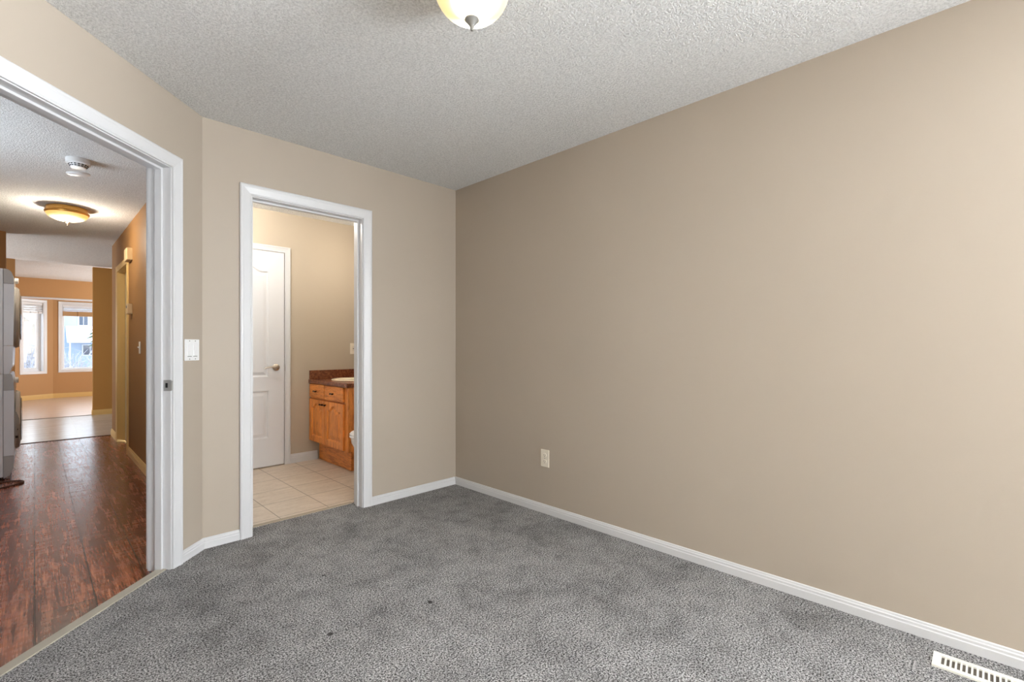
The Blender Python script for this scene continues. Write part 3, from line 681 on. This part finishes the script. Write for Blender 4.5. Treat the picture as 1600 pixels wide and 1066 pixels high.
tl = thing('toilet', 'white toilet beside the oak vanity, mostly behind the door jamb', 'toilet', (1.80, 3.62, -.004))
def ell(bm, rows, N=40):
    """rows: (front x, back x, half width, z)"""
    R_ = []
    for xf, xb, hw, z in rows:
        cx = (xf+xb)/2; a = (xb-xf)/2
        R_.append([bm.verts.new((cx+a*math.cos(2*PI*k/N), hw*math.sin(2*PI*k/N), z)) for k in range(N)])
    for p_, q_ in zip(R_, R_[1:]):
        for k in range(N): bm.faces.new((p_[k], p_[(k+1) % N], q_[(k+1) % N], q_[k]))
    bm.faces.new(R_[0]); bm.faces.new(R_[-1]); return bm
obj('bowl', ell(B(), [(.16, .60, .105, 0), (.17, .60, .10, .03), (.19, .58, .095, .12), (.13, .56, .11, .20), (.05, .53, .155, .29), (.012, .52, .178, .36), (.006, .52, .182, .40), (.02, .50, .165, .405)]), PORC, tl, True)
obj('seat', ell(B(), [(.000, .49, .186, .406), (-.004, .495, .19, .414), (.000, .49, .186, .424)]), PLASTIC, tl, True)
obj('lid', ell(B(), [(.000, .49, .185, .426), (-.003, .49, .188, .434), (.008, .485, .178, .446), (.05, .45, .13, .450)]), PLASTIC, tl, True)
obj('tank', box(B(), .485, .672, -.22, .22, .38, .74, .02), PORC, tl); obj('tank_lid', box(B(), .475, .676, -.23, .23, .742, .775, .01), PORC, tl)

# ------------------------------------------------------------------ stacked washer and dryer
LY, LXB = 5.97, -.86; LW = .68
def arc(cx, cz, r, a0, a1, n=6): return [(cx+r*math.cos(R(a0+(a1-a0)*k/n)), cz+r*math.sin(R(a0+(a1-a0)*k/n))) for k in range(n+1)]
def laundry(name, label, z, h, top):
    root = thing(name, label, 'washing machine' if not top else 'tumble dryer', (LXB, LY, z))
    fx = .67                                            # seam between cabinet and front, from the back
    obj('cabinet', box(B(), 0, fx, 0, LW, (.02 if not top else .0), h, .006), ENAMEL, root)
    FX = .735
    if top:
        obj('control_panel', prism(B(), [(fx+.002, h-.125)]+[(FX, h-.125), (FX-.004, h-.06)]+arc(FX-.06, h-.05, .05, 0, 90)+[(fx+.002, h)], 0, LW, 'y'), ENAMEL2, root)
        obj('front_panel', prism(B(), [(fx+.002, .245), (FX-.006, .245), (FX-.002, .45), (FX, h-.128), (fx+.002, h-.128)], 0, LW, 'y'), ENAMEL, root)
        obj('lower_panel', prism(B(), [(fx+.002, .0), (FX-.03, .0), (FX-.012, .06), (FX-.006, .242), (fx+.002, .242)], 0, LW, 'y'), ENAMEL, root)
        dz = .50
    else:
        obj('control_panel', prism(B(), [(fx+.002, h-.14), (FX, h-.14), (FX-.004, h-.07), (FX-.012, h-.01), (FX-.02, h), (fx+.002, h)], 0, LW, 'y'), ENAMEL2, root)
        obj('front_panel', prism(B(), [(fx+.002, .20), (FX, .20), (FX, h-.142), (fx+.002, h-.142)], 0, LW, 'y'), ENAMEL, root)
        obj('kick_panel', prism(B(), [(fx+.002, .01), (FX-.06, .01), (FX-.025, .03), (FX-.006, .09), (FX, .197), (fx+.002, .197)], 0, LW, 'y'), ENAMEL2, root)
        for fx_ in (.03, FX-.14):
            for fy_ in (.03, LW-.09): obj('foot', box(B(), fx_, fx_+.06, fy_, fy_+.06, -.008, .02), DARK, root)
        dz = .475
    cy = LW/2
    if top:
        bm = lathe(B(), [(0, FX-.004), (.275, FX-.004), (.278, FX+.010), (.262, FX+.026), (.20, FX+.034), (0, FX+.036)], 56, (0, cy, dz), 'x'); dr = obj('door', bm, ENAMEL2, root, True)
        bm = lathe(B(), [(.20, FX+.033), (.205, FX+.038), (.15, FX+.040), (0, FX+.040)], 48, (0, cy, dz), 'x'); obj('door_window', bm, DOORGREY, dr, True)
    else:
        bm = lathe(B(), [(0, FX-.004), (.262, FX-.004), (.265, FX+.012), (.250, FX+.030), (.19, FX+.036), (0, FX+.036)], 56, (0, cy, dz), 'x'); dr = obj('door', bm, ENAMEL2, root, True)
        bm = lathe(B(), [(.19, FX+.035), (.195, FX+.041), (.14, FX+.045), (0, FX+.046)], 48, (0, cy, dz), 'x'); obj('door_window', bm, DOORGREY, dr, True)
        bm = box(B(), FX+.004, FX+.036, cy-.25, cy-.20, dz-.02, dz+.27, .012); obj('door_handle', bm, IVORY, dr, True)
        for zz in (.03, .10):
            bm = box(B(), FX+.006, FX+.022, cy-.252, cy-.248, dz-.04-zz, dz-.02-zz); obj('hinge_screw', bm, DARK, dr)
    bm = lathe(B(), [(0, FX-.004), (.028, FX-.004), (.026, FX+.018), (.020, FX+.022), (0, FX+.022)], 28, (0, cy, h-.07), 'x'); obj('control_knob', bm, PLASTIC, root, True)
laundry('washing_machine', 'pale grey front loading washer standing on the hall floor', 0, .905, False)
laundry('tumble_dryer', 'pale grey dryer stacked on top of the washer in the hall', .906, .905, True)
bm = tube(B(), smooth_path([(-.62, 5.86, 0), (-.40, 5.90, -.001), (-.20, 5.88, -.001), (-.085, 5.83, -.001), (-.075, 5.74, -.001), (-.16, 5.66, -.001), (-.27, 5.58, -.001), (-.45, 5.50, 0)], 10), .0065, 8)
tag(obj('power_cord', bm, CORD, None, True), 'looped brown power cord on the planks in front of the washer', 'cord')

# ------------------------------------------------------------------ outside the bay: snowy street
GZ = -1.25
SNOW = mat('snow', (225, 230, 238), .9, spec=.1)
SIDING = mat('pale_blue_siding', (160, 178, 198), .7); HTRIM = mat('house_white_trim', (200, 204, 208), .6); HPANE = mat('house_window_pane', (70, 84, 100), .1)
SID2 = mat('buff_stucco', (170, 160, 146), .8)
struct('ground', box(B(), -40, 60, BY+.3, 110, GZ-.2, GZ), SNOW, 'snow covered ground outside the bay', 'ground')
def house(name, label, x0, x1, y, zt, apex, wallm, wins, porch=None):
    root = thing(name, label, 'house', ((x0+x1)/2, y, GZ)); ox = (x0+x1)/2
    bm = prism(B(), [(x0-ox, 0), (x1-ox, 0), (x1-ox, zt-GZ), (apex[0]-ox, apex[1]-GZ), (x0-ox, zt-GZ)], 0, 8, 'y')
    # siding courses as thin ledges
    z = .2
    while z < zt-GZ-.1:
        box(bm, x0-ox, x1-ox, -.015, 0, z, z+.02); z += .2
    obj('outer_wall', bm, wallm, root)
    bm = B(); a = (apex[0]-ox, apex[1]-GZ)
    for xe in (x0-.5-ox, x1+.5-ox):
        k = (xe-a[0])/((x0 if xe < a[0] else x1)-ox-a[0]); ze = a[1]+(zt-GZ-a[1])*k
        prism(bm, [(a[0], a[1]), (xe, ze), (xe, ze+.28), (a[0], a[1]+.32)], -.5, 8.3, 'y')
    obj('snowy_roof', bm, SNOW, root)
    for (wx0, wx1, wz0, wz1) in wins:
        bm = B(); t = .09
        for (p, q, r, s) in ((wx0-t, wx1+t, wz0-t, wz0), (wx0-t, wx1+t, wz1, wz1+t), (wx0-t, wx0, wz0, wz1), (wx1, wx1+t, wz0, wz1)): box(bm, p-ox, q-ox, -.06, 0, r-GZ, s-GZ)
        wf = obj('window_frame', bm, HTRIM, root)
        bm = box(B(), wx0-ox, wx1-ox, -.03, -.005, wz0-GZ, wz1-GZ); obj('pane', bm, HPANE, wf)
        bm = B(); box(bm, (wx0+wx1)/2-.02-ox, (wx0+wx1)/2+.02-ox, -.05, -.03, wz0-GZ, wz1-GZ); obj('mullion', bm, HTRIM, wf)
    if porch:
        px0, px1, pz0, pz1 = porch
        bm = prism(B(), [(0, pz1-GZ), (-1.8, pz0-GZ+.1), (-1.8, pz0-GZ+.42), (0, pz1-GZ+.3)], px0-ox, px1-ox, 'x')
        obj('snowy_porch_roof', bm, SNOW, root)
        bm = box(B(), px0+.02-ox, px1-.02-ox, -1.82, -1.70, pz0-GZ-.12, pz0-GZ+.12); obj('porch_fascia', bm, HTRIM, root)
        for px in (px0+.15, px1-.25): obj('porch_post', box(B(), px-ox, px+.1-ox, -1.75, -1.65, 0, pz0-GZ), HTRIM, root)
    return root
house('neighbour_house', 'pale blue house with snowy porch roof across the street', 1.0, 9.0, 55, 4.6, (5.0, 7.6), SIDING, [(2.70, 3.24, 2.95, 4.1), (2.95, 3.85, .40, 1.22), (5.2, 6.4, .3, 1.3)], (1.85, 6.6, 1.55, 2.55))
house('neighbour_house', 'buff house with steep snowy gable beyond the narrow window', -7.5, .1, 48, 2.6, (-3.6, 6.2), SID2, [(-1.6, -.9, .2, 1.4)])
# white van parked in front of the blue house
vnn = thing('parked_van', 'white van parked in the snow before the blue house', 'van', (2.1, 29.0, GZ))
prof = [(-.55, .30), (-.62, .75), (-.50, .98), (-.10, 1.12), (.28, 1.86), (.50, 1.98), (3.6, 2.00), (3.75, 1.85), (3.8, .45), (3.75, .30)]
obj('van_body', prism(B(), prof, -.9, .9, 'y'), mat('van_white', (190, 194, 200), .3), vnn)
obj('side_window', prism(B(), [(.22, 1.18), (.48, 1.72), (1.15, 1.74), (1.15, 1.18)], -.915, -.89, 'y'), HPANE, vnn)
obj('windshield', prism(B(), [(-.04, 1.18), (-.02, 1.16), (.31, 1.82), (.28, 1.83)], -.75, .75, 'y'), HPANE, vnn)
for px in (.25, 2.95):
    for py in (-.84, .70): obj('wheel', lathe(B(), [(0, 0), (.33, 0), (.35, .03), (.35, .13), (.33, .16), (0, .16)], 28, (px, py, .35), 'y'), DARK, vnn, True)
# bare snowy bushes
def bush(label, loc, h, w, n, seed):
    rnd = random.Random(seed); bm = B()
    for i in range(n):
        a = rnd.uniform(0, 2*PI); t = rnd.uniform(.25, 1)
        p0 = Vector((rnd.gauss(0, .08), rnd.gauss(0, .08), 0)); p3 = Vector((math.cos(a)*w*t, math.sin(a)*w*t, h*rnd.uniform(.5, 1)))
        mid = p0.lerp(p3, .5)+Vector((rnd.gauss(0, .12), rnd.gauss(0, .12), h*.12))
        tube(bm, [p0, mid, p3], [.03, .018, .008], 5)
        for k in range(4):
            q = mid.lerp(p3, rnd.random()); tube(bm, [q, q+Vector((rnd.gauss(0, .25), rnd.gauss(0, .25), rnd.uniform(.05, .4)))], [.012, .005], 4)
    o = obj('bare_bush', bm, mat('frosted_twigs', (150, 152, 160), .9)); o.location = loc; return tag(o, label, 'bush', 'bare bushes in the snow')
bush('bare frosted bush left of the white van', (1.15, 27.5, GZ), 2.2, .9, 60, 3)
bush('bare frosted bush beyond the narrow bay window', (-.22, 22.0, GZ), 2.6, 1.0, 80, 5)
# spruce right of the upper window of the blue house
tr = thing('spruce_tree', 'dark green spruce at the right before the blue house', 'tree', (3.25, 42.0, GZ))
obj('trunk', lathe(B(), [(0, 0), (.16, 0), (.10, 3), (0, 6)], 12), mat('bark', (84, 66, 54), .9), tr)
bm = B(); rnd = random.Random(9)
for k in range(16):
    z = 2.6+k*.26; rr = .85*(1-k/17)
    for q in range(14):
        a = 2*PI*q/14+rnd.random(); l = rr*rnd.uniform(.7, 1.1)
        tube(bm, [(0, 0, z), (math.cos(a)*l*.6, math.sin(a)*l*.6, z-.05), (math.cos(a)*l, math.sin(a)*l, z-.22)], [.07, .08, .015], 5)
obj('foliage', bm, mat('spruce_needles', (64, 88, 74), .9), tr)
